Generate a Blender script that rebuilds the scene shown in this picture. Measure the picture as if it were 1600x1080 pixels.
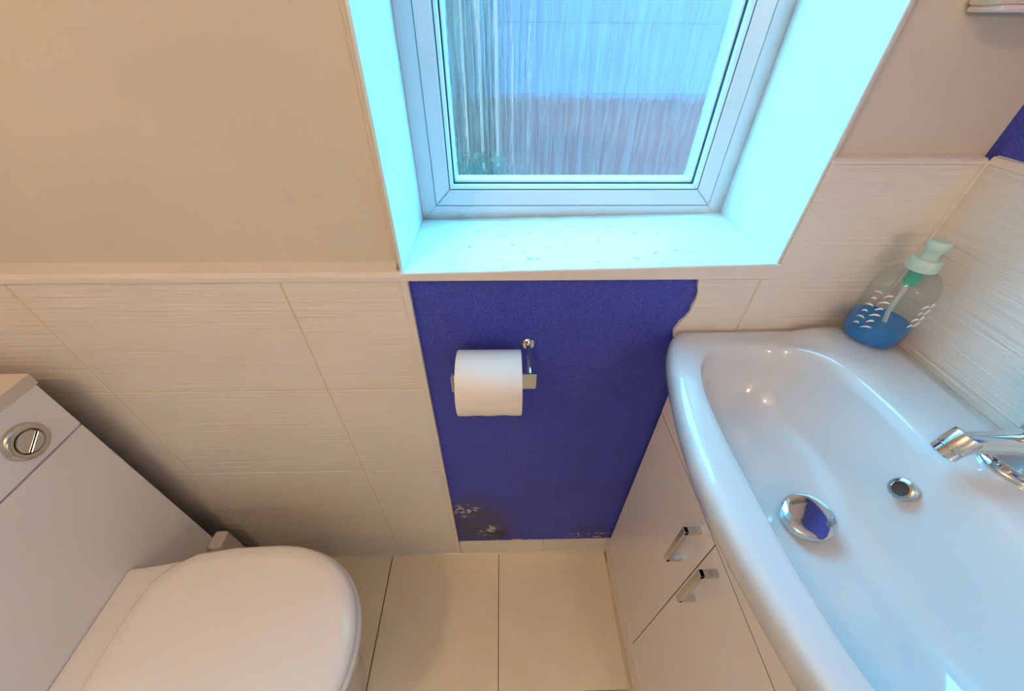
import bpy, bmesh, math, random
from mathutils import Vector, Matrix, noise

random.seed(7)
scene = bpy.context.scene
COL = scene.collection
for o in list(bpy.data.objects):
    bpy.data.objects.remove(o, do_unlink=True)

# ------------------------------------------------------------------ camera
def camera_axes(pitch, yaw, roll):
    f = Vector((math.sin(yaw) * math.cos(pitch), math.cos(yaw) * math.cos(pitch), -math.sin(pitch)))
    x = f.cross(Vector((0, 0, 1))).normalized()
    u = x.cross(f)
    c, s = math.cos(roll), math.sin(roll)
    return c * x + s * u, -s * x + c * u, f

CAM_POS = Vector((0.0, -0.5, 1.30))
cr, cu, cf = camera_axes(math.radians(40.64), math.radians(1.7), math.radians(0.56))
cam_data = bpy.data.cameras.new('camera')
cam = bpy.data.objects.new('camera', cam_data)
COL.objects.link(cam)
cam_data.sensor_fit = 'HORIZONTAL'
cam_data.sensor_width = 36.0
cam_data.lens = 600.5 / 1600 * 36.0
cam_data.clip_start = 0.01
m = Matrix((cr, cu, -cf)).transposed().to_4x4()
m.translation = CAM_POS
cam.matrix_world = m
scene.camera = cam

# ------------------------------------------------------------------ sky, light, exposure
world = bpy.data.worlds.new('sky')
scene.world = world
world.use_nodes = True
bg = world.node_tree.nodes['Background']
bg.inputs['Color'].default_value = (0.15, 0.66, 1.0, 1)
bg.inputs['Strength'].default_value = 12.0

portal_data = bpy.data.lights.new('window_portal', 'AREA')
portal_data.shape = 'RECTANGLE'
portal_data.size, portal_data.size_y = 0.56, 0.95
portal_data.cycles.is_portal = True
portal = bpy.data.objects.new('window_portal', portal_data)
COL.objects.link(portal)
portal.location = (0.13, 0.275, 1.50)
portal.rotation_euler = (math.radians(-90), 0, 0)      # faces into the room (-y)

LAMP_SPOTS = ((Vector((-0.68, -1.0, 2.08)), (0, 0, -1), 11.3), (Vector((0.50, -1.20, 1.40)), (-1, 0, 0), 5.4))
LAMP_COLOR = (1.0, 0.66, 0.38)

scene.view_settings.view_transform = 'Standard'
scene.view_settings.look = 'None'
scene.view_settings.gamma = 1.0
scene.view_settings.use_curve_mapping = False
scene.view_settings.exposure = 0.13

# ------------------------------------------------------------------ materials
def srgb(r, g, b):
    def c(v):
        v /= 255.0
        return v / 12.92 if v <= 0.04045 else ((v + 0.055) / 1.055) ** 2.4
    return (c(r), c(g), c(b), 1)

class Mat:
    def __init__(self, name, color=(0.8, 0.8, 0.8, 1), rough=0.5, metal=0.0, coat=0.0, spec=0.5):
        self.m = bpy.data.materials.new(name)
        self.m.use_nodes = True
        self.nt = self.m.node_tree
        self.p = self.nt.nodes['Principled BSDF']
        self.out = self.nt.nodes['Material Output']
        self.p.inputs['Base Color'].default_value = color
        self.p.inputs['Roughness'].default_value = rough
        self.p.inputs['Metallic'].default_value = metal
        self.p.inputs['Coat Weight'].default_value = coat
        self.p.inputs['Coat Roughness'].default_value = 0.03
        self.p.inputs['Specular IOR Level'].default_value = spec
    def n(self, t, **kw):
        nd = self.nt.nodes.new(t)
        for k, v in kw.items():
            setattr(nd, k, v)
        return nd
    def link(self, a, b):
        self.nt.links.new(a, b)
    def val(self, sock, v):
        sock.default_value = v
    def pos(self, scale=(1, 1, 1), loc=(0, 0, 0)):
        g = self.n('ShaderNodeNewGeometry')
        mp = self.n('ShaderNodeMapping')
        mp.inputs['Scale'].default_value = scale
        mp.inputs['Location'].default_value = loc
        self.link(g.outputs['Position'], mp.inputs['Vector'])
        return mp.outputs['Vector']
    def noise(self, scale, detail=2, rough=0.5, vec=None):
        nd = self.n('ShaderNodeTexNoise')
        nd.inputs['Scale'].default_value = scale
        nd.inputs['Detail'].default_value = detail
        nd.inputs['Roughness'].default_value = rough
        self.link(vec if vec is not None else self.pos(), nd.inputs['Vector'])
        return nd.outputs['Fac']
    def ramp(self, fac, stops):
        r = self.n('ShaderNodeValToRGB')
        els = r.color_ramp.elements
        while len(els) < len(stops):
            els.new(0.5)
        for e, (p, c) in zip(els, stops):
            e.position = p
            e.color = c if len(c) == 4 else (*c, 1)
        self.link(fac, r.inputs['Fac'])
        return r.outputs['Color']
    def math(self, op, a, b=None):
        nd = self.n('ShaderNodeMath', operation=op)
        for i, v in enumerate((a, b)):
            if v is None:
                continue
            if isinstance(v, (int, float)):
                nd.inputs[i].default_value = v
            else:
                self.link(v, nd.inputs[i])
        nd.use_clamp = False
        return nd.outputs[0]
    def mix(self, fac, a, b):
        nd = self.n('ShaderNodeMix', data_type='RGBA')
        for s, v in ((nd.inputs[0], fac), (nd.inputs[6], a), (nd.inputs[7], b)):
            if isinstance(v, (tuple, list, int, float)):
                s.default_value = v
            else:
                self.link(v, s)
        return nd.outputs[2]
    def color(self, sock):
        self.link(sock, self.p.inputs['Base Color'])
    def bump(self, fac, strength=0.2, dist=0.002):
        b = self.n('ShaderNodeBump')
        b.inputs['Strength'].default_value = strength
        b.inputs['Distance'].default_value = dist
        self.link(fac, b.inputs['Height'])
        self.link(b.outputs['Normal'], self.p.inputs['Normal'])
        return b
    def blob(self, centre, radius, edge=0.5, axes=(1, 1, 1)):
        """soft mask: 1 at centre, 0 outside radius (world position)"""
        g = self.n('ShaderNodeNewGeometry')
        s = self.n('ShaderNodeVectorMath', operation='SUBTRACT')
        self.link(g.outputs['Position'], s.inputs[0]); s.inputs[1].default_value = centre
        k = self.n('ShaderNodeVectorMath', operation='MULTIPLY')
        self.link(s.outputs[0], k.inputs[0]); k.inputs[1].default_value = [a / radius for a in axes]
        l = self.n('ShaderNodeVectorMath', operation='LENGTH')
        self.link(k.outputs[0], l.inputs[0])
        mr = self.n('ShaderNodeMapRange', interpolation_type='SMOOTHSTEP')
        self.link(l.outputs['Value'], mr.inputs['Value'])
        mr.inputs['From Min'].default_value = edge
        mr.inputs['From Max'].default_value = 1.0
        mr.inputs['To Min'].default_value = 1.0
        mr.inputs['To Max'].default_value = 0.0
        return mr.outputs['Result']

M = {}
def simple(key, color, rough, **kw):
    M[key] = Mat(key, color, rough, **kw)
    return M[key]

# painted plaster
a = simple('plaster_white', srgb(226, 222, 214), 0.75)
a.bump(a.noise(260, 3, 0.6), 0.12, 0.001)
f = a.noise(3.0, 3)
a.color(a.ramp(f, [(0.35, srgb(208, 202, 188)), (0.65, srgb(215, 209, 196))]))
a = simple('ceiling_white', srgb(246, 243, 236), 0.8)
a.bump(a.noise(200, 2), 0.1, 0.001)
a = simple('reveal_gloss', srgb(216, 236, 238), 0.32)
a.bump(a.noise(60, 3), 0.06, 0.001)

# window sill: painted, with chips and scuffs
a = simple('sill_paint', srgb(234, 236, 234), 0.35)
chips = a.math('GREATER_THAN', a.noise(1.0, 3, 0.55, a.pos((60, 110, 40), (3.1, 1.7, 0))), 0.665)
region = a.blob((0.10, 0.07, 1.014), 0.26, 0.6, (1, 2.3, 1))
grime = a.math('MULTIPLY', a.blob((0.13, 0.205, 1.014), 0.30, 0.85, (1, 9, 1)), a.math('MULTIPLY', a.noise(30, 4, 0.6), 0.7))
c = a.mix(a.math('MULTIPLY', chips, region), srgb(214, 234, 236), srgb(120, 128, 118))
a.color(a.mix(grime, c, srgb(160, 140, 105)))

# uPVC frame with grime in the corner by the sill
a = simple('upvc', srgb(222, 224, 226), 0.3)
low = a.n('ShaderNodeNewGeometry'); sx = a.n('ShaderNodeSeparateXYZ')
a.link(low.outputs['Position'], sx.inputs[0])
mr = a.n('ShaderNodeMapRange', interpolation_type='SMOOTHSTEP')
a.link(sx.outputs['Z'], mr.inputs['Value'])
mr.inputs['From Min'].default_value = 1.012; mr.inputs['From Max'].default_value = 1.034
mr.inputs['To Min'].default_value = 0.95; mr.inputs['To Max'].default_value = 0.0
mr2 = a.n('ShaderNodeMapRange', interpolation_type='SMOOTHSTEP')
a.link(sx.outputs['X'], mr2.inputs['Value'])
mr2.inputs['From Min'].default_value = 0.385; mr2.inputs['From Max'].default_value = 0.412
mr2.inputs['To Min'].default_value = 0.0; mr2.inputs['To Max'].default_value = 0.7
gr = a.math('MULTIPLY', a.math('MAXIMUM', mr.outputs[0], mr2.outputs[0]), a.noise(45, 4, 0.65))
a.color(a.mix(gr, srgb(206, 222, 230), srgb(140, 120, 80)))
simple('seam_dark', srgb(70, 78, 84), 0.8)
simple('gasket', srgb(48, 56, 60), 0.7)

# obscured glass: vertical reeded streaks, part clear, part scattering
a = simple('obscure_glass', (1, 1, 1, 1), 0.1)
a.nt.nodes.remove(a.p)
wob = a.noise(1.0, 3, 0.6, a.pos((9, 9, 5)))
vec = a.pos((150, 1, 5.0))
va = a.n('ShaderNodeVectorMath', operation='ADD')
cmb = a.n('ShaderNodeCombineXYZ'); a.link(a.math('MULTIPLY', wob, 3.5), cmb.inputs[0])
a.link(vec, va.inputs[0]); a.link(cmb.outputs[0], va.inputs[1])
streak = a.noise(1.0, 4, 0.6, va.outputs[0])
fine = a.noise(1.0, 2, 0.5, a.pos((420, 1, 26)))
h = a.math('ADD', streak, a.math('MULTIPLY', fine, 0.35))
bp = a.n('ShaderNodeBump'); bp.inputs['Strength'].default_value = 1.0; bp.inputs['Distance'].default_value = 0.012
a.link(h, bp.inputs['Height'])
rf = a.n('ShaderNodeBsdfGlass'); rf.inputs['Roughness'].default_value = 0.06; rf.inputs['IOR'].default_value = 1.12
rf.inputs['Color'].default_value = (0.93, 0.97, 1, 1)
a.link(bp.outputs[0], rf.inputs['Normal'])
tr = a.n('ShaderNodeBsdfTransparent'); tr.inputs['Color'].default_value = (0.86, 0.94, 1.0, 1)
tl = a.n('ShaderNodeBsdfTranslucent'); tl.inputs['Color'].default_value = (0.85, 0.93, 1.0, 1)
a.link(bp.outputs[0], tl.inputs['Normal'])
ms = a.n('ShaderNodeMixShader'); ms.inputs[0].default_value = 0.66
a.link(tr.outputs[0], ms.inputs[1]); a.link(rf.outputs[0], ms.inputs[2])
ms2 = a.n('ShaderNodeMixShader')
frost = a.n('ShaderNodeMapRange'); a.link(a.math('ADD', a.math('MULTIPLY', streak, 0.6), a.math('MULTIPLY', fine, 0.4)), frost.inputs['Value'])
frost.inputs['From Min'].default_value = 0.42; frost.inputs['From Max'].default_value = 0.62
frost.inputs['To Min'].default_value = 0.02; frost.inputs['To Max'].default_value = 0.085
a.link(frost.outputs[0], ms2.inputs[0])
a.link(ms.outputs[0], ms2.inputs[1]); a.link(tl.outputs[0], ms2.inputs[2])
a.link(ms2.outputs[0], a.out.inputs['Surface'])

# ribbed wall tile
a = simple('wall_tile', srgb(224, 219, 208), 0.28)
rib = a.noise(1.0, 3, 0.55, a.pos((2.2, 2.2, 190)))
rib2 = a.noise(1.0, 2, 0.5, a.pos((6, 6, 420)))
a.bump(a.math('ADD', rib, a.math('MULTIPLY', rib2, 0.4)), 0.65, 0.004)
a.color(a.ramp(a.noise(5, 2), [(0.3, srgb(228, 225, 217)), (0.7, srgb(235, 232, 226))]))
simple('grout', srgb(214, 202, 172), 0.85)
simple('tile_trim', srgb(228, 224, 218), 0.35)
a = simple('caulk', srgb(222, 206, 172), 0.55)
st = a.blob((0.322, -0.012, 0.0), 0.035, 0.3)
a.color(a.mix(a.math('MULTIPLY', st, 0.9), srgb(222, 206, 172), srgb(140, 85, 30)))

# floor tile
a = simple('floor_tile', srgb(205, 190, 160), 0.42)
base = a.ramp(a.noise(9, 5, 0.6), [(0.3, srgb(240, 228, 200)), (0.7, srgb(248, 238, 214))])
vor = a.n('ShaderNodeTexVoronoi'); vor.inputs['Scale'].default_value = 13.0
a.link(a.pos(), vor.inputs['Vector'])
speck = a.math('LESS_THAN', vor.outputs['Distance'], 0.030)
a.color(a.mix(a.math('MULTIPLY', speck, 0.8), base, srgb(70, 52, 34)))
a.bump(a.noise(35, 3), 0.08, 0.001)
simple('floor_grout', srgb(120, 92, 60), 0.9)

# navy painted plaster with mould and chipped spots near the floor
a = simple('navy_paint', srgb(58, 60, 124), 0.6)
basec = a.ramp(a.noise(420, 2, 0.7), [(0.3, srgb(46, 60, 166)), (0.5, srgb(58, 74, 192)), (0.75, srgb(86, 100, 214))])
warm = a.ramp(a.noise(7, 3), [(0.35, (0, 0, 0)), (0.75, (1, 1, 1))])
basec = a.mix(a.math('MULTIPLY', warm, 0.30), basec, srgb(70, 56, 112))
mould = a.math('MULTIPLY', a.blob((-0.075, 0.0, 0.18), 0.21, 0.2, (1.5, 0.2, 0.9)), a.ramp(a.noise(26, 5, 0.7), [(0.28, (0, 0, 0)), (0.50, (1, 1, 1))]))
basec = a.mix(a.math('MULTIPLY', mould, 0.85), basec, srgb(74, 70, 74))
mould2 = a.math('MULTIPLY', a.blob((0.27, 0.0, 0.14), 0.12, 0.2, (1, 0.2, 1.3)), a.ramp(a.noise(24, 5, 0.7), [(0.45, (0, 0, 0)), (0.65, (1, 1, 1))]))
basec = a.mix(a.math('MULTIPLY', mould2, 0.6), basec, srgb(62, 50, 74))
dark = a.math('MULTIPLY', a.blob((-0.025, 0.0, 0.125), 0.055, 0.2, (1, 0.2, 1.1)), a.ramp(a.noise(55, 4, 0.7), [(0.4, (0, 0, 0)), (0.55, (1, 1, 1))]))
basec = a.mix(dark, basec, srgb(40, 28, 26))
ch = a.ramp(a.noise(60, 3, 0.6), [(0.55, (0, 0, 0)), (0.60, (1, 1, 1))])
chm = a.math('ADD', a.blob((0.255, 0.0, 0.100), 0.085, 0.6, (1, 0.2, 3.2)), a.math('ADD', a.blob((-0.105, 0.0, 0.27), 0.05, 0.4, (1, .2, 1)), a.blob((-0.05, 0.0, 0.15), 0.05, 0.3, (1, .2, 1))))
basec = a.mix(a.math('MULTIPLY', ch, chm), basec, srgb(190, 186, 186))
a.color(basec)
a.bump(a.noise(180, 3, 0.6), 0.25, 0.001)
simple('paint_chip', srgb(214, 206, 192), 0.7)

simple('ceramic', srgb(208, 211, 214), 0.05, coat=0.5, spec=0.6)
simple('toilet_ceramic', srgb(242, 238, 232), 0.14, coat=0.4)
simple('seat_plastic', srgb(244, 240, 234), 0.22)
simple('cabinet_gloss', srgb(250, 250, 250), 0.25)
simple('cabinet_side', srgb(205, 200, 192), 0.4)
simple('worktop', srgb(222, 212, 198), 0.4)
simple('gap_dark', srgb(60, 54, 50), 0.8)
simple('vanity_gloss', srgb(248, 240, 232), 0.25)
simple('chrome', (0.64, 0.66, 0.68, 1), 0.07, metal=1.0)
simple('chrome_satin', (0.62, 0.61, 0.58, 1), 0.24, metal=1.0)
simple('black_hole', (0.06, 0.045, 0.035, 1), 0.7)
a = simple('paper', srgb(236, 232, 226), 0.9)
a.bump(a.noise(300, 2), 0.15, 0.001)
simple('cardboard', srgb(176, 146, 106), 0.9)
simple('white_box', srgb(226, 220, 204), 0.45)
simple('pump_plastic', srgb(190, 222, 214), 0.3)
simple('pump_green', srgb(70, 190, 160), 0.3)
simple('print_white', srgb(240, 244, 246), 0.5)
simple('lamp_base', srgb(235, 235, 235), 0.4)
a = simple('lamp_glow', (1, 1, 1, 1), 0.4)
a.p.inputs['Emission Color'].default_value = (*LAMP_COLOR, 1)
a.p.inputs['Emission Strength'].default_value = 5.0

def clear_plastic(key, tint, facing_rough=0.05, diffuse=None, dfac=0.0, gl=0.9):
    a = simple(key, (1, 1, 1, 1), 0.1)
    a.nt.nodes.remove(a.p)
    tr = a.n('ShaderNodeBsdfTransparent'); tr.inputs['Color'].default_value = (*tint, 1)
    gs = a.n('ShaderNodeBsdfGlossy'); gs.inputs['Roughness'].default_value = facing_rough
    gs.inputs['Color'].default_value = (gl, gl, gl, 1)
    fr = a.n('ShaderNodeLayerWeight'); fr.inputs['Blend'].default_value = 0.5
    ms = a.n('ShaderNodeMixShader')
    a.link(a.math('ADD', a.math('MULTIPLY', a.math('POWER', fr.outputs['Facing'], 3.5), 0.45), 0.03), ms.inputs[0])
    base = tr.outputs[0]
    if diffuse:
        df = a.n('ShaderNodeBsdfDiffuse'); df.inputs['Color'].default_value = (*diffuse, 1)
        m0 = a.n('ShaderNodeMixShader'); m0.inputs[0].default_value = dfac
        a.link(tr.outputs[0], m0.inputs[1]); a.link(df.outputs[0], m0.inputs[2])
        base = m0.outputs[0]
    a.link(base, ms.inputs[1]); a.link(gs.outputs[0], ms.inputs[2])
    a.link(ms.outputs[0], a.out.inputs['Surface'])
    return a
clear_plastic('clear_plastic', (0.93, 0.95, 0.95), 0.05, (0.75, 0.78, 0.76), 0.03)
clear_plastic('blue_liquid', (0.05, 0.55, 0.97), 0.06, (0.0, 0.38, 0.98), 0.50)
clear_plastic('tube_plastic', (0.75, 0.88, 0.92), 0.2, (0.75, 0.88, 0.92), 0.6)

# outdoors
a = simple('pale_board', srgb(205, 214, 222), 0.7)
a.color(a.ramp(a.noise(2.5, 4), [(0.3, srgb(110, 80, 96)), (0.7, srgb(124, 88, 104))]))
a = simple('brown_board', srgb(120, 100, 84), 0.8)
a.color(a.ramp(a.noise(1.0, 4, 0.6, a.pos((14, 14, 1.5))), [(0.3, srgb(60, 42, 34)), (0.7, srgb(124, 84, 62))]))
a = simple('grey_board', srgb(150, 146, 140), 0.8)
a.color(a.ramp(a.noise(1.0, 4, 0.6, a.pos((2, 2, 14))), [(0.3, srgb(118, 56, 54)), (0.7, srgb(142, 66, 62))]))
simple('tan_board', srgb(212, 134, 112), 0.8)
simple('leaf_green', srgb(52, 66, 40), 0.7)
a = simple('paving', srgb(96, 84, 92), 0.9)
simple('render_ext', srgb(190, 182, 172), 0.9)

# ------------------------------------------------------------------ mesh helpers
WPOS = {}          # world position of every parent

def link(name, bm, mat, parent=None, smooth=False, recenter=True, mats=None):
    """bm is in world coordinates; origin goes to the bounding-box centre."""
    me = bpy.data.meshes.new(name)
    bmesh.ops.recalc_face_normals(bm, faces=bm.faces)
    c = Vector((0, 0, 0))
    if recenter and bm.verts:
        lo = Vector([min(v.co[i] for v in bm.verts) for i in range(3)])
        hi = Vector([max(v.co[i] for v in bm.verts) for i in range(3)])
        c = (lo + hi) / 2
        bmesh.ops.translate(bm, verts=bm.verts, vec=-c)
    if smooth:
        for fc in bm.faces:
            fc.smooth = True
    bm.to_mesh(me)
    bm.free()
    me.materials.append(M[mat].m)
    for k in (mats or []):
        me.materials.append(M[k].m)
    if smooth:
        try:
            me.set_sharp_from_angle(angle=math.radians(40))
        except Exception:
            pass
    o = bpy.data.objects.new(name, me)
    COL.objects.link(o)
    if parent is not None:
        o.parent = parent
        o.location = c - WPOS[parent.name]
    else:
        o.location = c
    WPOS[o.name] = c.copy()
    return o

def empty(name, loc, label, cat, group=None):
    o = bpy.data.objects.new(name, None)
    COL.objects.link(o)
    o.empty_display_size = 0.05
    o.location = loc
    WPOS[o.name] = Vector(loc)
    tag(o, label, cat, group)
    return o

def tag(o, label, cat, group=None):
    o['label'] = label
    o['category'] = cat
    if group:
        o['group'] = group
    return o

def struct(o, label=None):
    o['kind'] = 'structure'
    if label:
        o['label'] = label
    return o

def box(bm, x0, x1, y0, y1, z0, z1, bevel=0.0, seg=2):
    r = bmesh.ops.create_cube(bm, size=1.0)
    vs = r['verts']
    for v in vs:
        v.co = Vector((x0 + (v.co.x + 0.5) * (x1 - x0), y0 + (v.co.y + 0.5) * (y1 - y0), z0 + (v.co.z + 0.5) * (z1 - z0)))
    if bevel > 0:
        es = list({e for v in vs for e in v.link_edges})
        bmesh.ops.bevel(bm, geom=es, offset=bevel, segments=seg, profile=0.5, affect='EDGES')
    return bm

def bx(*a, **k):
    return box(bmesh.new(), *a, **k)

def prism(bm, pts, axis, a0, a1, bevel=0.0, seg=2):
    """polygon pts (2d) in the plane perpendicular to axis, extruded a0..a1"""
    def P(p, t):
        q = [p[0], p[1]]
        q.insert(axis, t)
        return Vector(q)
    lo = [bm.verts.new(P(p, a0)) for p in pts]
    hi = [bm.verts.new(P(p, a1)) for p in pts]
    n = len(pts)
    fs = [bm.faces.new(lo), bm.faces.new(hi[::-1])]
    for i in range(n):
        fs.append(bm.faces.new((lo[i], lo[(i + 1) % n], hi[(i + 1) % n], hi[i])))
    if bevel > 0:
        es = [e for e in fs[1].edges]
        bmesh.ops.bevel(bm, geom=es, offset=bevel, segments=seg, profile=0.5, affect='EDGES')
    return bm

def frame_of(d):
    d = Vector(d).normalized()
    t = Vector((0, 0, 1)) if abs(d.z) < 0.9 else Vector((1, 0, 0))
    u = d.cross(t).normalized()
    return u, d.cross(u).normalized(), d

def lathe(bm, profile, origin=(0, 0, 0), axis=(0, 0, 1), seg=40, sx=1.0, sy=1.0, closed=False):
    """profile: list of (r, h); revolve about axis at origin"""
    u, v, w = frame_of(axis)
    O = Vector(origin)
    rings = []
    for r, h in profile:
        if r < 1e-6:
            rings.append([bm.verts.new(O + w * h)])
        else:
            rings.append([bm.verts.new(O + w * h + u * (r * sx * math.cos(2 * math.pi * i / seg)) + v * (r * sy * math.sin(2 * math.pi * i / seg))) for i in range(seg)])
    pairs = list(zip(rings, rings[1:]))
    if closed:
        pairs.append((rings[-1], rings[0]))
    for A, B in pairs:
        if len(A) == 1 and len(B) == 1:
            continue
        for i in range(seg):
            j = (i + 1) % seg
            if len(A) == 1:
                bm.faces.new((A[0], B[j], B[i]))
            elif len(B) == 1:
                bm.faces.new((A[i], A[j], B[0]))
            else:
                bm.faces.new((A[i], A[j], B[j], B[i]))
    return bm

def tube(bm, path, radii, seg=16, cap=True, flat=1.0):
    pts = [Vector(p) for p in path]
    if isinstance(radii, (int, float)):
        radii = [radii] * len(pts)
    rings = []
    up = None
    for i, p in enumerate(pts):
        d = (pts[min(i + 1, len(pts) - 1)] - pts[max(i - 1, 0)]).normalized()
        if up is None:
            u, v, _ = frame_of(d)
        else:
            u = (up - d * up.dot(d)).normalized()
            v = d.cross(u)
        up = u
        rings.append([bm.verts.new(p + u * (radii[i] * math.cos(2 * math.pi * k / seg)) + v * (radii[i] * flat * math.sin(2 * math.pi * k / seg))) for k in range(seg)])
    for A, B in zip(rings, rings[1:]):
        for k in range(seg):
            j = (k + 1) % seg
            bm.faces.new((A[k], A[j], B[j], B[k]))
    if cap:
        bm.faces.new(rings[0][::-1])
        bm.faces.new(rings[-1])
    return bm

def loops(bm, rings, cap0=False, cap1=False):
    rr = [[bm.verts.new(p) for p in ring] for ring in rings]
    n = len(rr[0])
    for A, B in zip(rr, rr[1:]):
        for i in range(n):
            j = (i + 1) % n
            bm.faces.new((A[i], A[j], B[j], B[i]))
    for flag, ring in ((cap0, rr[0]), (cap1, rr[-1])):
        if flag:
            c = bm.verts.new(sum((v.co for v in ring), Vector()) / n)
            for i in range(n):
                bm.faces.new((ring[i], ring[(i + 1) % n], c))
    return bm

def smooth(a, b, x):
    t = max(0.0, min(1.0, (x - a) / (b - a)))
    return t * t * (3 - 2 * t)

# ------------------------------------------------------------------ room shell
XL, XR, YF, ZC = -0.97, 0.615, -1.35, 2.20      # plaster faces of left / right / front walls and ceiling
XT = 0.607                                       # tile face on the right wall
PY = 0.014                                       # plaster plane of the back wall; tile face is y = 0
RX0, RX1, RZ0, RZ1 = -0.146, 0.406, 1.013, 2.02  # window opening
RD = 0.30                                        # back of the wall

floor = struct(link('floor', bx(XL - .1, XR + .1, YF - .1, RD, -0.10, -0.004), 'floor_grout'), 'beige square tiled floor of the small toilet room')
TS = 0.335
xs = [XL, -0.69, -0.356, -0.0205, 0.3145, XR]
ys = [0.0, -0.336, -0.672, -1.008, YF]
for i in range(len(xs) - 1):
    for j in range(len(ys) - 1):
        g = 0.0016 if abs(xs[i + 1] + 0.356) < 1e-6 or abs(xs[i] + 0.356) < 1e-6 else 0.0004
        link('floor_tile', bx(xs[i] + g, xs[i + 1] - g, ys[j + 1] + 0.0008, ys[j] - 0.0004, -0.012, 0.0, bevel=0.0006, seg=1), 'floor_tile', floor)

# back wall (one mesh with the window opening)
bm = bmesh.new()
box(bm, XL - .1, RX0 - .004, PY, RD, -0.1, ZC + .1)
box(bm, RX1 + .004, XR + .1, PY, RD, -0.1, ZC + .1)
box(bm, RX0 - .004, RX1 + .004, PY, RD, -0.1, RZ0 - 0.014)
box(bm, RX0 - .004, RX1 + .004, PY, RD, RZ1 + .004, ZC + .1)
wall_back = struct(link('wall_back', bm, 'plaster_white', recenter=False), 'white plastered wall with the window, half tiled')

wall_left = struct(link('wall_left', bx(XL - .1, XL, YF - .1, PY, -0.1, ZC + .1), 'plaster_white', recenter=False), 'white wall behind the cistern cabinet')
wall_right = struct(link('wall_right', bx(XR, XR + .1, YF - .1, PY, -0.1, ZC + .1), 'navy_paint', recenter=False), 'navy painted wall above the tiles beside the basin')
wall_front = struct(link('wall_front', bx(XL, XR, YF - .1, YF, -0.1, ZC + .1), 'plaster_white', recenter=False), 'white wall opposite the window')
ceiling = struct(link('ceiling', bx(XL - .1, XR + .1, YF - .1, RD, ZC, ZC + .1), 'ceiling_white'), 'white ceiling')

# window reveals: gloss painted linings, part of the back wall
link('reveal_lining', bx(RX0 - 0.0045, RX0, 0.002, 0.29, RZ0 - .01, RZ1, bevel=0.0012), 'reveal_gloss', wall_back)
link('reveal_lining', bx(RX1, RX1 + 0.0045, 0.002, 0.29, RZ0 - .01, RZ1, bevel=0.0012), 'reveal_gloss', wall_back)
link('reveal_lining', bx(RX0, RX1, 0.002, 0.29, RZ1, RZ1 + 0.0045), 'reveal_gloss', wall_back)
# plaster skin that brings the wall face level with the reveal's corner
link('reveal_corner_bead', bx(RX0 - 0.010, RX0 - 0.004, 0.0035, PY + .01, RZ0 + 0.012, RZ1 + .01, bevel=0.003), 'plaster_white', wall_back)
link('reveal_corner_bead', bx(RX1 + 0.004, RX1 + 0.010, 0.0035, PY + .01, 1.166, RZ1 + .01, bevel=0.003), 'plaster_white', wall_back)

# wall tiles, back wall left
G = 0.0011
def wtile(x0, x1, z0, z1, parent=wall_back, y=0.0):
    return link('wall_tile', bx(x0 + G, x1 - G, y, PY + 0.004, z0 + G, z1 - G, bevel=0.0012, seg=2), 'wall_tile', parent)
zrows = [0.0, 0.238, 0.489, 0.765, 0.999]
xcols = [XL, -0.727, -0.330, -0.152]
link('grout_bed', bx(XL, -0.152, 0.0008, PY + .002, 0.0, 0.999), 'grout', wall_back)
for zi in range(4):
    for xi in range(3):
        wtile(xcols[xi], xcols[xi + 1], zrows[zi], zrows[zi + 1])
# right of the window: up to z = 1.165
link('grout_bed', bx(0.33, XR, 0.0008, PY + .002, 0.82, 1.0), 'grout', wall_back)
link('grout_bed', bx(RX1 + 0.004, XR, 0.0008, PY + .002, 0.99, 1.165), 'grout', wall_back)
bm = bmesh.new()
edge = [(0.2965, 0.999), (0.300, 0.985), (0.3045, 0.975), (0.3055, 0.962), (0.303, 0.950), (0.3035, 0.938), (0.299, 0.926), (0.2925, 0.917), (0.290, 0.908), (0.2875, 0.90), (0.291, 0.885), (0.32, 0.88)]
prism(bm, edge + [(0.3915, 0.88), (0.3915, 0.999)], 1, PY + .004, 0.0, bevel=0.0012)
link('wall_tile', bm, 'wall_tile', wall_back)
bm = bmesh.new()      # notched tile around the sill's end
prism(bm, [(0.394, 0.80), (XR - .004, 0.80), (XR - .004, 1.163), (RX1 + 0.0045, 1.163), (RX1 + 0.0045, 1.0005), (0.394, 1.0005)], 1, PY + .004, 0.0, bevel=0.0012)
link('wall_tile', bm, 'wall_tile', wall_back)

# navy painted patch under the window
link('navy_patch', bx(-0.146, 0.36, 0.006, PY + 0.006, 0.07, 1.002), 'navy_paint', wall_back)
# low white upstand strip under the patch
for x0, x1 in ((-0.152, -0.141), (-0.141, 0.118), (0.118, 0.36)):
    link('upstand_tile', bx(x0 + .0006, x1 - .0006, 0.0, PY + .004, 0.0, 0.0785, bevel=0.0015), 'tile_trim', wall_back)
for x0, x1, h in ((0.012, 0.060, 0.010), (0.07, 0.082, 0.005), (-0.03, -0.015, 0.006)):
    bm = bmesh.new()
    n = 9
    pts = [(x0 + (x1 - x0) * i / n, 0.0785 + h * math.sin(math.pi * i / n) * random.uniform(0.6, 1.0)) for i in range(n + 1)]
    prism(bm, pts, 1, 0.0065, 0.0035)
    link('plaster_crumb', bm, 'paint_chip', wall_back)

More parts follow.
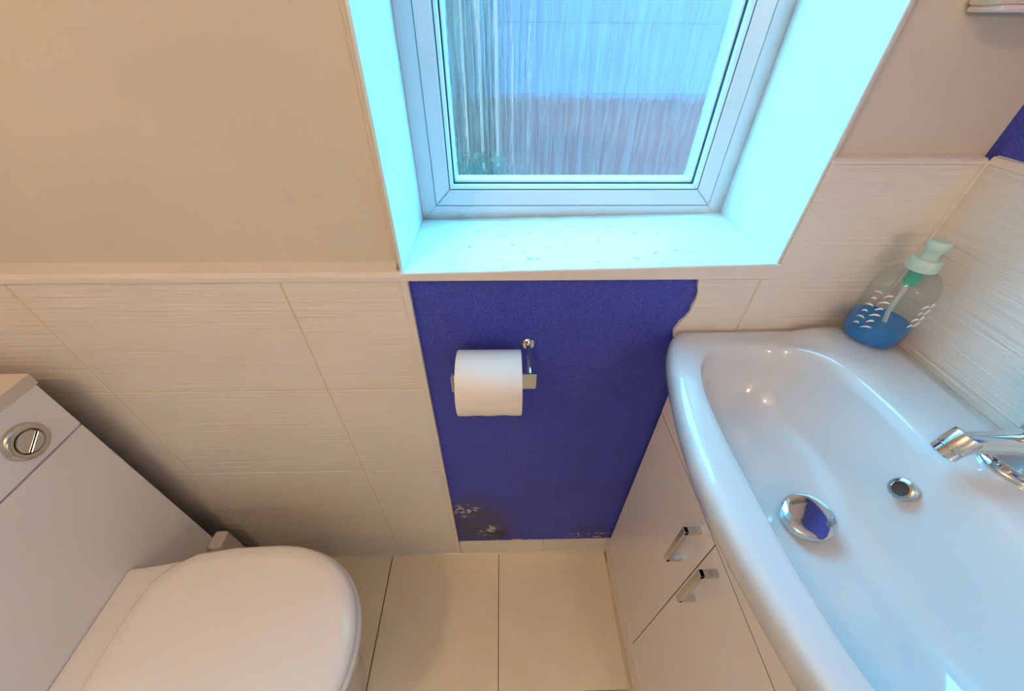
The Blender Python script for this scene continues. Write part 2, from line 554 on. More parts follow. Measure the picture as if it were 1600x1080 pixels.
# white trims round the patch and on the tile tops
trim1 = struct(link('trim_1', bx(-0.153, -0.1415, -0.0016, PY + .004, 0.0, 1.0, bevel=0.001), 'tile_trim'), 'white vertical tile edging left of the navy patch')
bm = bmesh.new()
prism(bm, [(-0.0025, 0.9995), (PY + .02, 0.9995), (PY + .02, 1.0125), (0.003, 1.0125), (-0.0015, 1.010), (-0.0025, 1.007)], 0, XL, RX0 - .0045)
trim2 = struct(link('trim_2', bm, 'tile_trim'), 'white rounded edging along the top of the left tiles')
bm = bmesh.new()      # sloped filler between tile edging and plaster
prism(bm, [(0.006, 1.0125), (PY + .001, 1.0125), (PY + .001, 1.026), (0.0125, 1.021), (0.009, 1.0165)], 0, XL, RX0 - .0105)
trim3 = struct(link('trim_3', bm, 'plaster_white', smooth=True), 'painted filler bead above the left tile edging')
bm = bmesh.new()
prism(bm, [(-0.0025, 1.0005), (PY + .004, 1.0005), (PY + .004, 1.0125), (-0.0025, 1.0125)], 0, RX0 - .0045, RX1 + .0042, bevel=0)
for v in bm.verts:
    if v.co.z > 1.006:
        v.co.z += 0.0118 * (v.co.x - RX0) / (RX1 - RX0) - 0.0006
trim4 = struct(link('trim_4', bm, 'tile_trim'), 'narrow white strip between sill and navy patch')
bm = bmesh.new()
prism(bm, [(-0.002, 1.1635), (PY + .002, 1.1635), (PY + .002, 1.172), (0.002, 1.1695), (-0.001, 1.167)], 0, RX1 + .0045, XT)
trim5 = struct(link('trim_5', bm, 'tile_trim'), 'white edging along the top of the right tiles')
bm = bmesh.new()
tube(bm, [(-0.69, -0.001, 0.001), (-0.1, -0.001, 0.001), (0.33, -0.001, 0.001)], 0.0045, seg=8)
trim6 = struct(link('trim_6', bm, 'tile_trim', smooth=True), 'silicone bead between floor and back wall')
bm = bmesh.new()
tube(bm, [(0.322, -0.002, 0.001), (0.318, -0.15, 0.001), (0.3165, -0.3, 0.001), (0.3165, -0.56, 0.001)], 0.006, seg=8)
trim7 = struct(link('trim_7', bm, 'caulk', smooth=True), 'yellowed silicone bead along the vanity plinth')

# right wall tiles
link('grout_bed', bx(XT + .0008, XR + .003, YF, 0.0, 0.0, 1.165), 'grout', wall_right)
yc = [-0.001, -0.40, -0.795, -1.19, YF]
zc = [0.0, 0.165, 0.415, 0.665, 0.915, 1.165]
for zi in range(5):
    for yi in range(4):
        link('wall_tile', bx(XT, XR + .004, yc[yi + 1] + G, yc[yi] - G, zc[zi] + G, zc[zi + 1] - G, bevel=0.0012), 'wall_tile', wall_right)
bm = bmesh.new()
tube(bm, [(XT - .001, -0.001, 0.80), (XT - .001, -0.001, 1.165)], 0.0025, seg=8)
trim8 = struct(link('trim_8', bm, 'tile_trim', smooth=True), 'grout line in the tiled corner by the basin')
bm = bmesh.new()
prism(bm, [(XT - .001, 1.164), (XR + .002, 1.164), (XR + .002, 1.174), (XT + .002, 1.172)], 1, YF, -0.001)
trim9 = struct(link('trim_9', bm, 'tile_trim'), 'white edging on top of the tiles beside the basin')

# ------------------------------------------------------------------ window
FY = 0.195           # face of the fixed frame
w_root = bpy.data.objects.new('window_1', None)
COL.objects.link(w_root)
w_root.location = (0.13, FY, RZ0); WPOS[w_root.name] = Vector((0.13, FY, RZ0))
struct(w_root, 'white plastic window with streaky obscured glass')

def ring_frame(x0, x1, z0, z1, w, y0, y1, name, mat, parent, bevel=0.002, slope=0.0):
    """four mitred members"""
    X0, X1, Z0, Z1 = x0 + w, x1 - w, z0 + w, z1 - w
    quads = [((x0, z0), (x1, z0), (X1, Z0), (X0, Z0)), ((x1, z0), (x1, z1), (X1, Z1), (X1, Z0)),
             ((x1, z1), (x0, z1), (X0, Z1), (X1, Z1)), ((x0, z1), (x0, z0), (X0, Z0), (X0, Z1))]
    for q in quads:
        bm = bmesh.new()
        c = Vector((sum(p[0] for p in q) / 4, sum(p[1] for p in q) / 4))
        s = 0.0004
        back = [bm.verts.new((p[0], y1, p[1])) for p in q]
        front = []
        for k, p in enumerate(q):
            px, pz = p
            front.append(bm.verts.new((px + (c.x - px) * 0.0, y0 + (slope if k >= 2 else 0.0), pz)))
        bm.faces.new(front); bm.faces.new(back[::-1])
        for i in range(4):
            bm.faces.new((front[i], front[(i + 1) % 4], back[(i + 1) % 4], back[i]))
        if bevel:
            f0 = [f for f in bm.faces if all(v in front for v in f.verts)]
            bmesh.ops.bevel(bm, geom=list(f0[0].edges), offset=bevel, segments=2, profile=0.5, affect='EDGES')
        link(name, bm, mat, parent)

ZT = RZ1
ring_frame(RX0, RX1, RZ0 - .002, ZT, 0.0265, FY, FY + .06, 'frame_member', 'upvc', w_root, 0.0012)
ring_frame(RX0 + .0262, RX1 - .0262, RZ0 + .0245, ZT - .0265, 0.0012, FY + 0.0022, FY + .05, 'seam', 'seam_dark', w_root, 0)
ring_frame(RX0 + .0272, RX1 - .0272, RZ0 + .0255, ZT - .0275, 0.0260, FY - 0.002, FY + .055, 'sash_member', 'upvc', w_root, 0.003, 0.006)
ring_frame(RX0 + .0530, RX1 - .0530, RZ0 + .0513, ZT - .0533, 0.0016, FY + 0.006, FY + .05, 'seam', 'seam_dark', w_root, 0)
ring_frame(RX0 + .0544, RX1 - .0544, RZ0 + .0527, ZT - .0547, 0.0055, FY + 0.005, FY + .05, 'glazing_bead', 'upvc', w_root, 0.001, 0.004)
ring_frame(RX0 + .0598, RX1 - .0598, RZ0 + .0581, ZT - .0601, 0.0022, FY + 0.017, FY + .05, 'gasket', 'gasket', w_root, 0)
ring_frame(RX0 + .0612, RX1 - .0612, RZ0 + .0595, ZT - .0615, 0.0040, FY + 0.020, FY + .05, 'glazing_bead', 'upvc', w_root, 0.001, 0.003)
# obscured pane: one sheet, streaks in relief
bm = bmesh.new()
gx0, gx1, gz0, gz1 = RX0 + .060, RX1 - .060, RZ0 + .058, ZT - .060
bm.faces.new([bm.verts.new(p) for p in ((gx0, FY + .030, gz0), (gx1, FY + .030, gz0), (gx1, FY + .030, gz1), (gx0, FY + .030, gz1))])
pane = link('pane', bm, 'obscure_glass', w_root)

# sill board
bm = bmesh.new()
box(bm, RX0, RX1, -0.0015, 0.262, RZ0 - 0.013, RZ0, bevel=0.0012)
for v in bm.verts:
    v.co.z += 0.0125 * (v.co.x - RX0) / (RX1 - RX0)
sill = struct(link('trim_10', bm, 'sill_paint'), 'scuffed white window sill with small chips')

# pale box on the wall, upper right
wb = empty('wall_cabinet', (0.54, PY, 1.308), 'pale box mounted on the white wall right of the window, near the corner', 'wall cabinet')
link('body', bx(0.474, 0.613, -0.02, PY - .001, 1.311, 1.72, bevel=0.004), 'white_box', wb)
link('bottom_trim', bx(0.478, 0.613, -0.023, PY - .001, 1.306, 1.3115, bevel=0.002), 'tile_trim', wb)

# ------------------------------------------------------------------ outdoors, seen through the glass
ground = struct(link('ground_outside', bx(-4, 4, RD + .02, 6, -0.12, -0.05), 'paving'), 'paved yard outside the window')
fence = empty('garden_fence', (0.2, 1.62, -0.05), 'pale boarded fence outside seen through the obscured glass', 'fence')
zz = -0.05
k = 0
for z0, z1, mt in ((-0.05, 0.28, 'grey_board'), (0.28, 0.53, 'grey_board'), (0.53, 0.78, 'grey_board'), (0.78, 1.03, 'grey_board'), (1.03, 1.28, 'pale_board'), (1.28, 1.52, 'pale_board')):
    link('board', bx(-2.2, 2.6, 1.60, 1.64, z0 + .0005, z1 - .0005, bevel=0.001), mt, fence)
    k += 1
for i in range(13):
    xx = -0.31 + 0.0235 * i + random.uniform(-.004, .004)
    link('slat', bx(xx, xx + random.uniform(.007, .015), 1.57, 1.59, -0.05, 1.50 + random.uniform(-.02, .03), bevel=0.002), 'brown_board' if i % 3 else 'tan_board', fence)
link('post', bx(1.7, 1.82, 1.50, 1.60, -0.05, 1.56, bevel=0.006), 'brown_board', fence)
link('backing', bx(-2.2, 2.6, 1.641, 1.66, -0.05, 1.515), 'grey_board', fence)  # unseen sheet added to stop sky shining through the board seams
# low shrub by the fence
shrub = empty('garden_shrub', (-0.1, 1.22, -0.05), 'small green shrub against the fence behind the obscured glass', 'shrub')
bm = bmesh.new()
for i in range(420):
    th, r = random.uniform(0, 2 * math.pi), math.sqrt(random.random())
    zc_ = random.uniform(0.10, 0.86)
    rr = 0.24 * math.sin(math.pi * min(1, (zc_ + 0.08))) ** 0.5 * r
    p = Vector((-0.1 + rr * math.cos(th), 1.22 + 0.5 * rr * math.sin(th), zc_))
    d1 = Vector((random.uniform(-1, 1), random.uniform(-1, 1), random.uniform(-.4, 1))).normalized()
    d2 = d1.cross(Vector((random.uniform(-1, 1), random.uniform(-1, 1), random.uniform(-1, 1)))).normalized()
    L, W = random.uniform(.03, .055), random.uniform(.012, .02)
    q = [p - d1 * L, p + d2 * W, p + d1 * L, p - d2 * W]
    bm.faces.new([bm.verts.new(v) for v in q])
lv = link('leaves', bm, 'leaf_green', shrub); lv['kind'] = 'stuff'
bm = bmesh.new(); tube(bm, [(-0.1, 1.22, -0.05), (-0.09, 1.23, 0.4), (-0.11, 1.21, 0.75)], [0.012, 0.009, 0.004], 8)
link('stem', bm, 'brown_board', shrub)

# ------------------------------------------------------------------ cistern cabinet
CX = -0.765
cab = empty('cistern_cabinet', (-0.865, -0.33, 0.0), 'white cabinet behind the toilet with chrome flush button', 'cabinet')
link('carcass', bx(XL + .002, CX - .016, -0.625, -0.047, 0.0, 0.836), 'cabinet_side', cab)
link('backing', bx(CX - .018, CX - .013, -0.62, -0.052, 0.01, 0.83), 'gap_dark', cab)
up = link('upper_panel', bx(CX - .014, CX, -0.626, -0.046, 0.7345, 0.8365, bevel=0.001), 'cabinet_gloss', cab)
link('lower_panel', bx(CX - .014, CX, -0.626, -0.046, 0.0, 0.7305, bevel=0.001), 'cabinet_gloss', cab)
link('worktop', bx(XL + .002, CX + .003, -0.632, -0.043, 0.8375, 0.8585, bevel=0.0015), 'worktop', cab)
link('end_filler', bx(CX + .0005, CX + .035, -0.075, -0.030, 0.0, 0.262, bevel=0.006), 'tile_trim', cab)
BY, BZ = -0.1165, 0.7785
fb = link('flush_button', lathe(bmesh.new(), [(0.0, 0.004), (0.019, 0.004), (0.0195, 0.0065), (0.021, 0.0085), (0.026, 0.0095), (0.0290, 0.0080), (0.0308, 0.004), (0.0312, 0.0002)], (CX, BY, BZ), (1, 0, 0), 48), 'chrome_satin', up, smooth=True)
for s in (-1, 1):       # two half push plates inside the ring
    bm = bmesh.new()
    n = 14
    r = 0.0182
    a0, a1 = (math.radians(-128), math.radians(16)) if s < 0 else (math.radians(22), math.radians(226))
    pts = [(BY + r * math.cos(a0 + (a1 - a0) * i / n), BZ + r * math.sin(a0 + (a1 - a0) * i / n)) for i in range(n + 1)]
    prism(bm, pts, 0, CX + .003, CX + (.0105 if s < 0 else .009), bevel=0.0015)
    link('push_plate', bm, 'chrome', fb) if False else link('push_plate', bm, 'chrome', up)

# ------------------------------------------------------------------ toilet
TY = -0.330
toilet = empty('toilet', (-0.52, TY, 0.0), 'white toilet with closed lid against the cabinet', 'toilet')

def lid_outline(off, xb, n=72, z=0.0, tip=-0.270, hw=0.181):
    """D-shaped plan; off = inset"""
    pts = []
    cx = -0.475
    a = tip - cx
    # front half-ellipse from +y side (wall) round the tip to the far side
    m_ = n // 2
    for i in range(m_ + 1):
        t = math.pi / 2 - math.pi * i / m_
        ct, st = math.cos(t), math.sin(t)
        e = 0.94
        pts.append(Vector((cx + (a - off) * (abs(ct) ** e), TY + (hw - off) * math.copysign(abs(st) ** e, st), z)))
    # far side to rear
    back = [(-0.56, hw * 0.985), (-0.63, hw * 0.93), (-0.675, hw * 0.80), (-0.694, hw * 0.66), (-0.70, hw * 0.45), (-0.702, hw * 0.2)]
    for x, h in back:
        x2 = xb + (x + 0.702) * (1.0) + off * (1 if x < -0.66 else 0)
        pts.append(Vector((x2, TY - (h - off), z)))
    for x, h in back[::-1]:
        x2 = xb + (x + 0.702) * (1.0) + off * (1 if x < -0.66 else 0)
        pts.append(Vector((x2, TY + (h - off), z)))
    return pts

rings = []
for off, z in ((0.012, 0.441), (0.003, 0.4415), (0.0, 0.445), (0.0005, 0.4505), (0.004, 0.4565), (0.010, 0.4605), (0.017, 0.4625), (0.020, 0.4640), (0.030, 0.4650)):
    rings.append(lid_outline(off, -0.702, z=z))
lid = link('lid', loops(bmesh.new(), rings, True, True), 'seat_plastic', toilet, smooth=True)
rings = []
for off, z in ((0.012, 0.4245), (0.001, 0.425), (-0.0035, 0.429), (-0.0035, 0.435), (0.001, 0.4395), (0.012, 0.440)):
    rings.append(lid_outline(off, -0.700, z=z))
link('seat', loops(bmesh.new(), rings, True, True), 'seat_plastic', toilet, smooth=True)
for yy in (TY - .078, TY + .078):
    bm = bmesh.new(); tube(bm, [(-0.712, yy - .022, 0.4365), (-0.712, yy + .022, 0.4365)], 0.006, 16)
    link('hinge', bm, 'seat_plastic', toilet, smooth=True)

def pan_outline(k, z, dx=0.0, tip=-0.275, hw=0.172, back=0.146):
    pts = []
    n = 36
    cx = -0.49
    a = (tip - cx) * k + dx
    for i in range(n + 1):
        t = math.pi / 2 - math.pi * i / n
        pts.append(Vector((cx + a * max(0, math.cos(t)), TY + hw * k * math.sin(t), z)))
    for x, h in ((-0.56, hw), (-0.64, (hw * .5 + back * .5)), (-0.70, back + .006), (-0.745, back), (-0.7635, back - .004)):
        pts.append(Vector((x, TY - h * (k if x > -0.6 else (0.5 + 0.5 * k)), z)))
    for x, h in ((-0.7635, back - .004), (-0.745, back), (-0.70, back + .006), (-0.64, (hw * .5 + back * .5)), (-0.56, hw)):
        pts.append(Vector((x, TY + h * (k if x > -0.6 else (0.5 + 0.5 * k)), z)))
    return pts
rings = []
for k, z, dx in ((0.74, 0.0, -.03), (0.745, 0.01, -.03), (0.72, 0.10, -.03), (0.73, 0.2, -.02), (0.82, 0.28, -.01), (0.94, 0.345, 0), (0.99, 0.39, 0), (1.0, 0.412, 0), (0.995, 0.4185, 0), (0.98, 0.4225, 0)):
    rings.append(pan_outline(k, z, dx))
link('pan', loops(bmesh.new(), rings, True, True), 'toilet_ceramic', toilet, smooth=True)
# raised ceramic shelf behind the seat
def shelf(inset, z):
    p = []
    pts = [(-0.7635, 0.147), (-0.735, 0.1495), (-0.70, 0.155), (-0.65, 0.163), (-0.60, 0.170), (-0.565, 0.1725)]
    for x, h in pts:
        p.append(Vector((x, TY + h - inset, z)))
    for x, h in pts[::-1]:
        p.append(Vector((x, TY - h + inset, z)))
    return p
link('rear_shelf', loops(bmesh.new(), [shelf(0.004, 0.4), shelf(0.0, 0.41), shelf(0.0, 0.4335), shelf(0.0015, 0.437), shelf(0.005, 0.4395), shelf(0.02, 0.4405)], True, True), 'toilet_ceramic', toilet, smooth=True)

# ------------------------------------------------------------------ vanity unit
VX = 0.32
van = empty('vanity_unit', (0.46, -0.28, 0.0), 'white vanity cabinet with two doors under the basin', 'vanity cabinet')
link('carcass', bx(VX + .018, XT - .002, -0.552, -0.004, 0.0, 0.786), 'vanity_gloss', van)
link('backing', bx(VX + .0165, VX + .0185, -0.55, -0.006, 0.08, 0.77), 'gap_dark', van)
link('plinth', bx(VX - .001, VX + .017, -0.552, -0.003, 0.0, 0.0925, bevel=0.001), 'vanity_gloss', van)
link('top_rail', bx(VX - .0005, VX + .017, -0.552, -0.003, 0.6920, 0.788, bevel=0.0006), 'vanity_gloss', van)
link('shadow_gap', bx(VX + .0010, VX + .016, -0.551, -0.004, 0.6882, 0.6918), 'gap_dark', van)  # dark strip set in the gap to paint its shade
link('shadow_gap', bx(VX + .0010, VX + .016, -0.2616, -0.2598, 0.0945, 0.6885), 'gap_dark', van)  # same painted shade down the split between the doors
def d_handle(y, z0, z1, door):
    """square section bow handle standing off the door"""
    bm = bmesh.new()
    w, t, so = 0.0052, 0.0045, 0.029
    x = VX
    box(bm, x - so, x + .0005, y - w, y + w, z1 - 2 * t, z1, bevel=0.0008, seg=1)
    box(bm, x - so, x + .0005, y - w, y + w, z0, z0 + 2 * t, bevel=0.0008, seg=1)
    box(bm, x - so - 0.0005, x - so + 1.6 * t, y - w, y + w, z0, z1, bevel=0.0008, seg=1)
    return link('handle', bm, 'chrome_satin', door)
door1 = link('door', bx(VX, VX + .016, -0.2597, -0.003, 0.0945, 0.6880, bevel=0.0006), 'vanity_gloss', van)
d_handle(-0.2275, 0.548, 0.667, door1)
door2 = link('door', bx(VX, VX + .016, -0.552, -0.2617, 0.0945, 0.6880, bevel=0.0006), 'vanity_gloss', van)
d_handle(-0.2915, 0.548, 0.667, door2)

# ------------------------------------------------------------------ wash basin
basin = empty('wash_basin', (0.42, -0.283, 0.79), 'white ceramic basin with bowed front on the vanity unit', 'basin')
BC = Vector((0.385, -0.283))
N = 128
front = [(0.2935, -0.0035), (0.279, -0.014), (0.268, -0.032), (0.258, -0.062), (0.249, -0.10), (0.240, -0.145), (0.231, -0.20), (0.226, -0.245), (0.2245, -0.283)]
mir = [(x, -0.566 - y) for x, y in front[:-1]][::-1]
outer = [(XT - .0025, -0.0035)] + front + mir + [(XT - .0025, -0.5625)]

def ray_hit(poly, c, ang):
    d = Vector((math.cos(ang), math.sin(ang)))
    best = None
    for i in range(len(poly)):
        p, q = Vector(poly[i]), Vector(poly[(i + 1) % len(poly)])
        e = q - p
        den = d.x * e.y - d.y * e.x
        if abs(den) < 1e-9:
            continue
        w = p - c
        t = (w.x * e.y - w.y * e.x) / den
        s = (w.x * d.y - w.y * d.x) / den
        if t > 0 and -1e-6 <= s <= 1 + 1e-6 and (best is None or t < best):
            best = t
    return best

def superell(cx, cy, hx, hy, e, ang):
    """point on a superellipse in direction ang from BC (approx star shaped)"""
    poly = SE_CACHE.get((cx, cy, hx, hy, e))
    if poly is None:
        poly = []
        for i in range(180):
            t = 2 * math.pi * i / 180
            ct, st = math.cos(t), math.sin(t)
            poly.append((cx + hx * math.copysign(abs(ct) ** (2 / e), ct), cy + hy * math.copysign(abs(st) ** (2 / e), st)))
        SE_CACHE[(cx, cy, hx, hy, e)] = poly
    return ray_hit(poly, BC, ang)
SE_CACHE = {}

def deck_z(x, y):
    d = smooth(0.455, 0.505, x) * 0.020
    return 0.905 + d * smooth(-0.002, -0.03, y) * smooth(-0.564, -0.535, y)

# angles: denser round corners by using outline arc sampling
angs = [2 * math.pi * (i + 0.5) / N for i in range(N)]
def ringpts(fr, zf):
    pts = []
    for a_ in angs:
        r = fr(a_)
        x, y = BC.x + r * math.cos(a_), BC.y + r * math.sin(a_)
        pts.append(Vector((x, y, zf(x, y))))
    return pts
OUT = {a_: ray_hit(outer, BC, a_) for a_ in angs}
rings = []
def se(cx, hx, hy, e, z):
    rings.append(ringpts(lambda a_: superell(cx, -0.283, hx, hy, e, a_), (lambda x, y: z) if not callable(z) else z))
# bowl, from the waste outwards
se(0.3900, 0.0200, 0.020, 2.0, 0.7955)
se(0.3850, 0.0400, 0.060, 2.1, 0.7975)
se(0.3753, 0.0587, 0.130, 2.4, 0.8010)
se(0.3711, 0.0689, 0.178, 2.8, 0.8060)
se(0.3725, 0.0770, 0.198, 3.0, 0.8140)
se(0.3740, 0.0845, 0.211, 3.1, 0.8270)
se(0.3760, 0.0905, 0.2195, 3.2, 0.8450)
se(0.3785, 0.0955, 0.2265, 3.2, 0.8650)
se(0.3810, 0.1010, 0.232, 3.2, 0.8820)
se(0.3835, 0.1055, 0.236, 3.2, lambda x, y: 0.8945 + 0.62 * (deck_z(x + .03, y) - .905))
se(0.3850, 0.1095, 0.2395, 3.2, lambda x, y: 0.9010 + 0.85 * (deck_z(x + .025, y) - .905))
se(0.3860, 0.1135, 0.2425, 3.2, lambda x, y: 0.9042 + (deck_z(x + .02, y) - .905))
SE_TOP = lambda a_: superell(0.3860, -0.283, 0.1135, 0.2425, 3.2, a_)
for k in (0.2, 0.4, 0.6, 0.78):
    rings.append(ringpts(lambda a_, k=k: SE_TOP(a_) * (1 - k) + (OUT[a_] - 0.0) * k, lambda x, y, k=k: deck_z(x, y) + 0.0012 * math.sin(math.pi * k)))
for inset, z in ((0.0065, 0.9035), (0.0035, 0.9012), (0.0012, 0.897), (0.0, 0.891), (0.0, 0.882), (0.0022, 0.870), (0.008, 0.857), (0.018, 0.845), (0.034, 0.832), (0.055, 0.818), (0.080, 0.805), (0.10, 0.7895)):
    def zf(x, y, z=z):
        return z + (deck_z(x - .004, y - .0) - 0.905) * smooth(0.86, 0.90, z)
    def rf_(a_, inset=inset):
        x = BC.x + OUT[a_] * math.cos(a_); y = BC.y + OUT[a_] * math.sin(a_)
        fr = smooth(0.50, 0.30, x)               # walls stay put, front rolls under
        s = inset if fr > 0 else inset
        return OUT[a_] - (inset * fr + min(inset, 0.003) * (1 - fr))
    rings.append(ringpts(rf_, zf))
bowl = link('bowl', loops(bmesh.new(), rings, True, True), 'ceramic', basin, smooth=True)
bowl.data.set_sharp_from_angle(angle=math.radians(180))

# waste plug: slightly domed chrome disc, standing proud
pl = link('waste_plug', lathe(bmesh.new(), [(0.0, 0.0205), (0.012, 0.0203), (0.022, 0.0197), (0.0275, 0.0188), (0.0298, 0.0172), (0.0303, 0.015), (0.0303, 0.0065), (0.029, 0.0055), (0.014, 0.003), (0.012, -0.001), (0.0, -0.001)], (0.392, -0.277, 0.8005), (-0.16, -0.02, 1), 48), 'chrome', basin, smooth=True)
# overflow ring on the rear slope
on = Vector((-0.86, 0.0, 0.42)).normalized()
oc = Vector((0.4700, -0.2765, 0.8780))
link('overflow_ring', lathe(bmesh.new(), [(0.0078, 0.0), (0.0078, 0.003), (0.0086, 0.0040), (0.0108, 0.0040), (0.0128, 0.0026), (0.0134, -0.001), (0.0134, -0.006), (0.0078, -0.006)], oc, on, 40, closed=True), 'chrome', basin, smooth=True)
link('overflow_hole', lathe(bmesh.new(), [(0.0, 0.0012), (0.0079, 0.0012), (0.0079, -0.004), (0.0, -0.004)], oc, on, 32), 'black_hole', basin)

# ------------------------------------------------------------------ basin tap
TXp, TYp, TZ = 0.563, -0.277, 0.9245
tap = empty('basin_tap', (TXp, TYp, TZ), 'chrome mixer tap on the basin deck', 'tap')
link('base_ring', lathe(bmesh.new(), [(0.0, 0.0), (0.031, 0.0), (0.032, 0.003), (0.031, 0.0065), (0.027, 0.0095), (0.0, 0.0095)], (TXp, TYp, TZ), (0, 0, 1), 48), 'chrome', tap, smooth=True)
link('body', lathe(bmesh.new(), [(0.0, 0.008), (0.0255, 0.008), (0.0235, 0.014), (0.0225, 0.026), (0.0225, 0.045), (0.0235, 0.055), (0.022, 0.062), (0.015, 0.067), (0.0, 0.068)], (TXp, TYp, TZ), (0, 0, 1), 48), 'chrome', tap, smooth=True)
bm = bmesh.new()
tube(bm, [(0.566, -0.277, 0.966), (0.545, -0.276, 0.967), (0.520, -0.2735, 0.965), (0.498, -0.271, 0.9625), (0.484, -0.269, 0.960)], [0.017, 0.0165, 0.0135, 0.0120, 0.0125], 24, flat=0.85)
sp = link('spout', bm, 'chrome', tap, smooth=True)
noz_axis = Vector((-0.42, -0.08, -0.90)).normalized()
link('nozzle', lathe(bmesh.new(), [(0.0, -0.013), (0.0125, -0.013), (0.0135, -0.010), (0.0135, 0.006), (0.0120, 0.0068), (0.0128, 0.0076), (0.0128, 0.0155), (0.011, 0.017), (0.0, 0.0165)], (0.482, -0.2685, 0.958), noz_axis, 32), 'chrome', tap, smooth=True)
bm = bmesh.new()
tube(bm, [(0.562, -0.277, 0.988), (0.560, -0.276, 0.996), (0.557, -0.272, 1.006), (0.551, -0.258, 1.018), (0.546, -0.240, 1.027), (0.543, -0.226, 1.032)], [0.022, 0.0245, 0.023, 0.014, 0.010, 0.008], 24, flat=0.75)
link('lever', bm, 'chrome', tap, smooth=True)

# ------------------------------------------------------------------ soap bottle
SX, SY, SZ = 0.5655, -0.050, 0.9255
soap = empty('soap_bottle', (SX, SY, SZ), 'clear pump bottle with a little blue liquid soap on the basin corner', 'soap bottle')
ax = Vector((0.0, 0.0, 1.0))
prof = [(0.0, 0.0), (0.030, 0.0), (0.0345, 0.002), (0.0370, 0.007), (0.0375, 0.02), (0.0375, 0.080), (0.0365, 0.092), (0.0325, 0.104), (0.026, 0.1125), (0.0185, 0.1175), (0.0140, 0.120), (0.0135, 0.128)]
body_b = link('bottle_body', lathe(bmesh.new(), prof, (SX, SY, SZ), ax, 48), 'clear_plastic', soap, smooth=True)
lq = [(0.0, 0.0022), (0.029, 0.0022), (0.0330, 0.004), (0.0354, 0.008), (0.0358, 0.02), (0.0358, 0.0345), (0.0, 0.0345)]
link('liquid_soap', lathe(bmesh.new(), lq, (SX, SY, SZ), ax, 48), 'blue_liquid', soap, smooth=True)
link('collar', lathe(bmesh.new(), [(0.0137, 0.119), (0.0178, 0.119), (0.0182, 0.122), (0.0178, 0.132), (0.0160, 0.1345), (0.008, 0.136), (0.0, 0.136)], (SX, SY, SZ), ax, 32), 'pump_plastic', soap, smooth=True)
link('pump_plug', lathe(bmesh.new(), [(0.0, 0.094), (0.007, 0.094), (0.0085, 0.100), (0.0085, 0.1185), (0.0, 0.1185)], (SX, SY, SZ), ax, 24), 'pump_green', soap, smooth=True)
bm = bmesh.new(); tube(bm, [(SX, SY, SZ + .096), (SX - .001, SY - .003, SZ + .05), (SX + .002, SY - .014, SZ + .006)], 0.0032, 12)
link('dip_tube', bm, 'tube_plastic', soap, smooth=True)
bm = bmesh.new()
lathe(bm, [(0.0, 0.134), (0.0095, 0.134), (0.0090, 0.142), (0.0105, 0.146), (0.0125, 0.149), (0.0125, 0.156), (0.0105, 0.159), (0.0, 0.160)], (SX, SY, SZ), ax, 28)
tube(bm, [(SX + .002, SY, SZ + .153), (SX + .012, SY + .006, SZ + .153), (SX + .019, SY + .010, SZ + .151)], [0.0065, 0.005, 0.004], 12, flat=.8)
link('pump_head', bm, 'pump_plastic', soap, smooth=True)
# white printed script running up the side facing the camera
def on_bottle(th, z):
    r = 0.0380
    return Vector((SX + r * math.cos(th), SY + r * math.sin(th), SZ + z))
STROKE = [0.0003, .0009, .0013, .0014, .0013, .0009, .0003]
for th0, spread, count, zs in ((math.radians(196), 0.42, 6, 0.028), (math.radians(284), 0.34, 4, 0.046)):
    bm = bmesh.new()
    for i in range(count):
        z0 = zs + 0.0105 * i
        for half in (0, 1):
            pts = []
            for t in range(7):
                s = t / 6.0
                th = th0 + (half - 0.5) * spread * 0.9 + (s - 0.5) * spread * (0.75 if (i + half) % 2 else 0.5)
                pts.append(on_bottle(th, z0 + 0.0022 * math.sin(s * math.pi) + 0.006 * s * (1 if half else 0.6)))
            tube(bm, pts, STROKE, 6)
    link('printed_lettering', bm, 'print_white', body_b)

# ------------------------------------------------------------------ toilet roll and holder
RY, RZ = -0.064, 0.848
hold = empty('toilet_roll_holder', (0.043, 0.0, 0.87), 'chrome wall holder carrying the toilet roll on the navy patch', 'roll holder')
link('wall_rose', lathe(bmesh.new(), [(0.0, 0.0), (0.0115, 0.0), (0.0115, 0.004), (0.0095, 0.0062), (0.0, 0.0066)], (0.043, 0.0055, 0.872), (0, -1, 0), 28), 'chrome', hold, smooth=True)
bm = bmesh.new(); tube(bm, [(0.043, 0.0, 0.872), (0.043, -0.03, 0.8705), (0.043, -0.0615, 0.862)], 0.0042, 14)
link('arm', bm, 'chrome', hold, smooth=True)
bm = bmesh.new()
box(bm, -0.083, 0.0535, RY - .0015, RY + .0020, RZ - .0165, RZ + .0165, bevel=0.0012)
link('bar', bm, 'chrome_satin', hold)
bm = bmesh.new()
box(bm, -0.0845, -0.0815, RY - .006, RY + .004, RZ - .0175, RZ + .0175, bevel=0.001)
link('end_stop', bm, 'chrome_satin', hold)

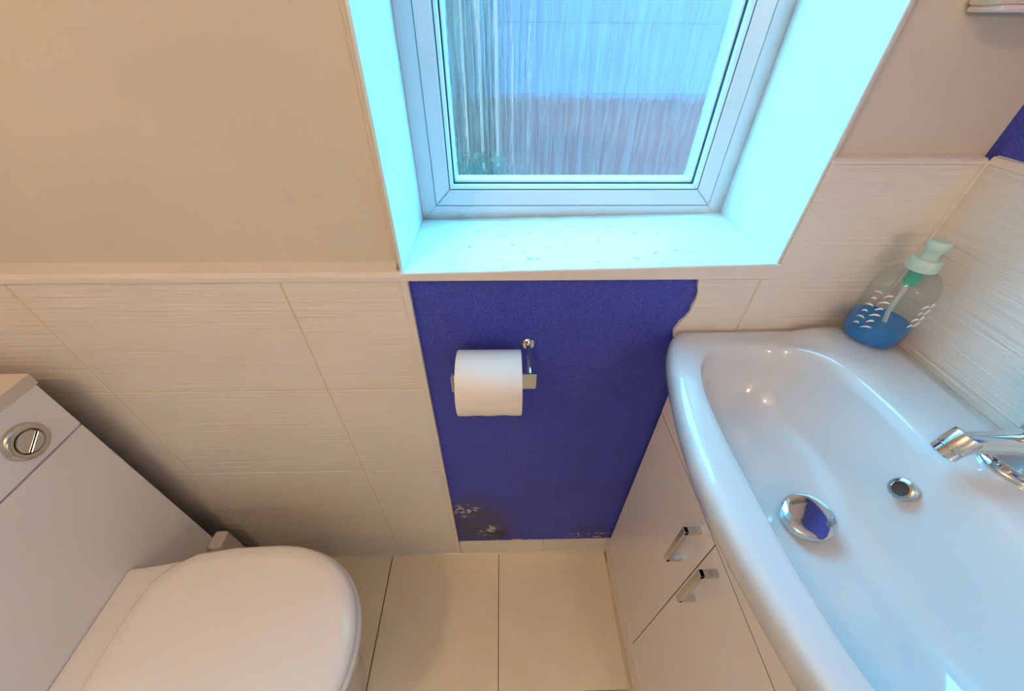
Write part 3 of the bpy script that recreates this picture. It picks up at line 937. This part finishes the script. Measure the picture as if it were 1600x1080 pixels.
roll = empty('toilet_roll', (-0.023, RY, RZ - .053), 'nearly full white toilet roll hanging on the chrome holder', 'toilet roll')
x0, x1, R, ri = -0.0735, 0.0280, 0.0525, 0.0205
bm = bmesh.new()
seg = 64
rings = []
for (x, r) in ((x0, ri), (x0, R * .985), (x0 + .0012, R), (x1 - .0012, R), (x1, R * .985), (x1, ri)):
    ring = []
    for i in range(seg):
        t = 2 * math.pi * i / seg
        w = 1.0 + 0.004 * math.sin(3 * t + 0.4) if r > 0.03 else 1.0
        ring.append(Vector((x, RY + r * w * math.cos(t), RZ + r * w * math.sin(t))))
    rings.append(ring)
rings.append(rings[0])
link('paper', loops(bmesh.new(), rings), 'paper', roll, smooth=True)
link('core', lathe(bmesh.new(), [(0.0207, 0.0), (0.0207, x1 - x0), (0.0195, x1 - x0), (0.0195, 0.0)], (x0, RY, RZ), (1, 0, 0), 40, closed=True), 'cardboard', roll, smooth=True)
# loose last sheet lying on the underside, edge slightly wavy
bm = bmesh.new()
nx, nt = 14, 10
grid = []
for i in range(nx + 1):
    row = []
    for j in range(nt + 1):
        t0, t1 = math.radians(170), math.radians(246)
        s = j / nt
        t = t0 + (t1 - t0) * s + (0.035 * math.sin(i * 0.9) + 0.02 * math.sin(i * 2.3)) * s
        r = R * 1.005 + 0.0022 * s * s + 0.0008 * s * math.sin(i * 1.1)
        row.append((x0 + .0004 + (x1 - x0 - .0008) * i / nx, t, r))
    grid.append(row)
def gp(g, dr):
    return Vector((g[0], RY + (g[2] + dr) * math.cos(g[1]), RZ + (g[2] + dr) * math.sin(g[1])))
va_ = [[bm.verts.new(gp(g, 0.0004)) for g in row] for row in grid]
vb_ = [[bm.verts.new(gp(g, 0.0)) for g in row] for row in grid]
for i in range(nx):
    for j in range(nt):
        bm.faces.new((va_[i][j], va_[i + 1][j], va_[i + 1][j + 1], va_[i][j + 1]))
        bm.faces.new((vb_[i][j], vb_[i][j + 1], vb_[i + 1][j + 1], vb_[i + 1][j]))
for i in range(nx):
    bm.faces.new((va_[i][nt], va_[i + 1][nt], vb_[i + 1][nt], vb_[i][nt]))
link('loose_sheet', bm, 'paper', roll, smooth=True)

# ------------------------------------------------------------------ lamps
for (LP, ax_, power), (nm, lab) in zip(LAMP_SPOTS, (('ceiling_lamp', 'small round warm ceiling lamp above the toilet'), ('fill_lamp', 'small round warm fill lamp added on the navy wall beyond the basin'))):  # second lamp is an added fill for cabinet fronts and floor
    O = Vector((LP.x, LP.y, ZC)) if nm == 'ceiling_lamp' else Vector((XR, LP.y, LP.z))
    lamp = empty(nm, O, lab, 'lamp')
    link('base', lathe(bmesh.new(), [(0.0, 0.0), (0.07, 0.0), (0.07, 0.014), (0.06, 0.02), (0.0, 0.02)], O, ax_, 40), 'lamp_base', lamp, smooth=True)
    link('diffuser', lathe(bmesh.new(), [(0.058, 0.019), (0.056, 0.03), (0.045, 0.042), (0.025, 0.049), (0.0, 0.05)], O, ax_, 40), 'lamp_glow', lamp, smooth=True)
    ld = bpy.data.lights.new('lamp_light', 'POINT')
    ld.energy = power
    ld.color = LAMP_COLOR
    ld.shadow_soft_size = 0.045
    lo = bpy.data.objects.new('lamp_light', ld)
    COL.objects.link(lo)
    lo.parent = lamp
    lo.location = LP - WPOS[lamp.name]
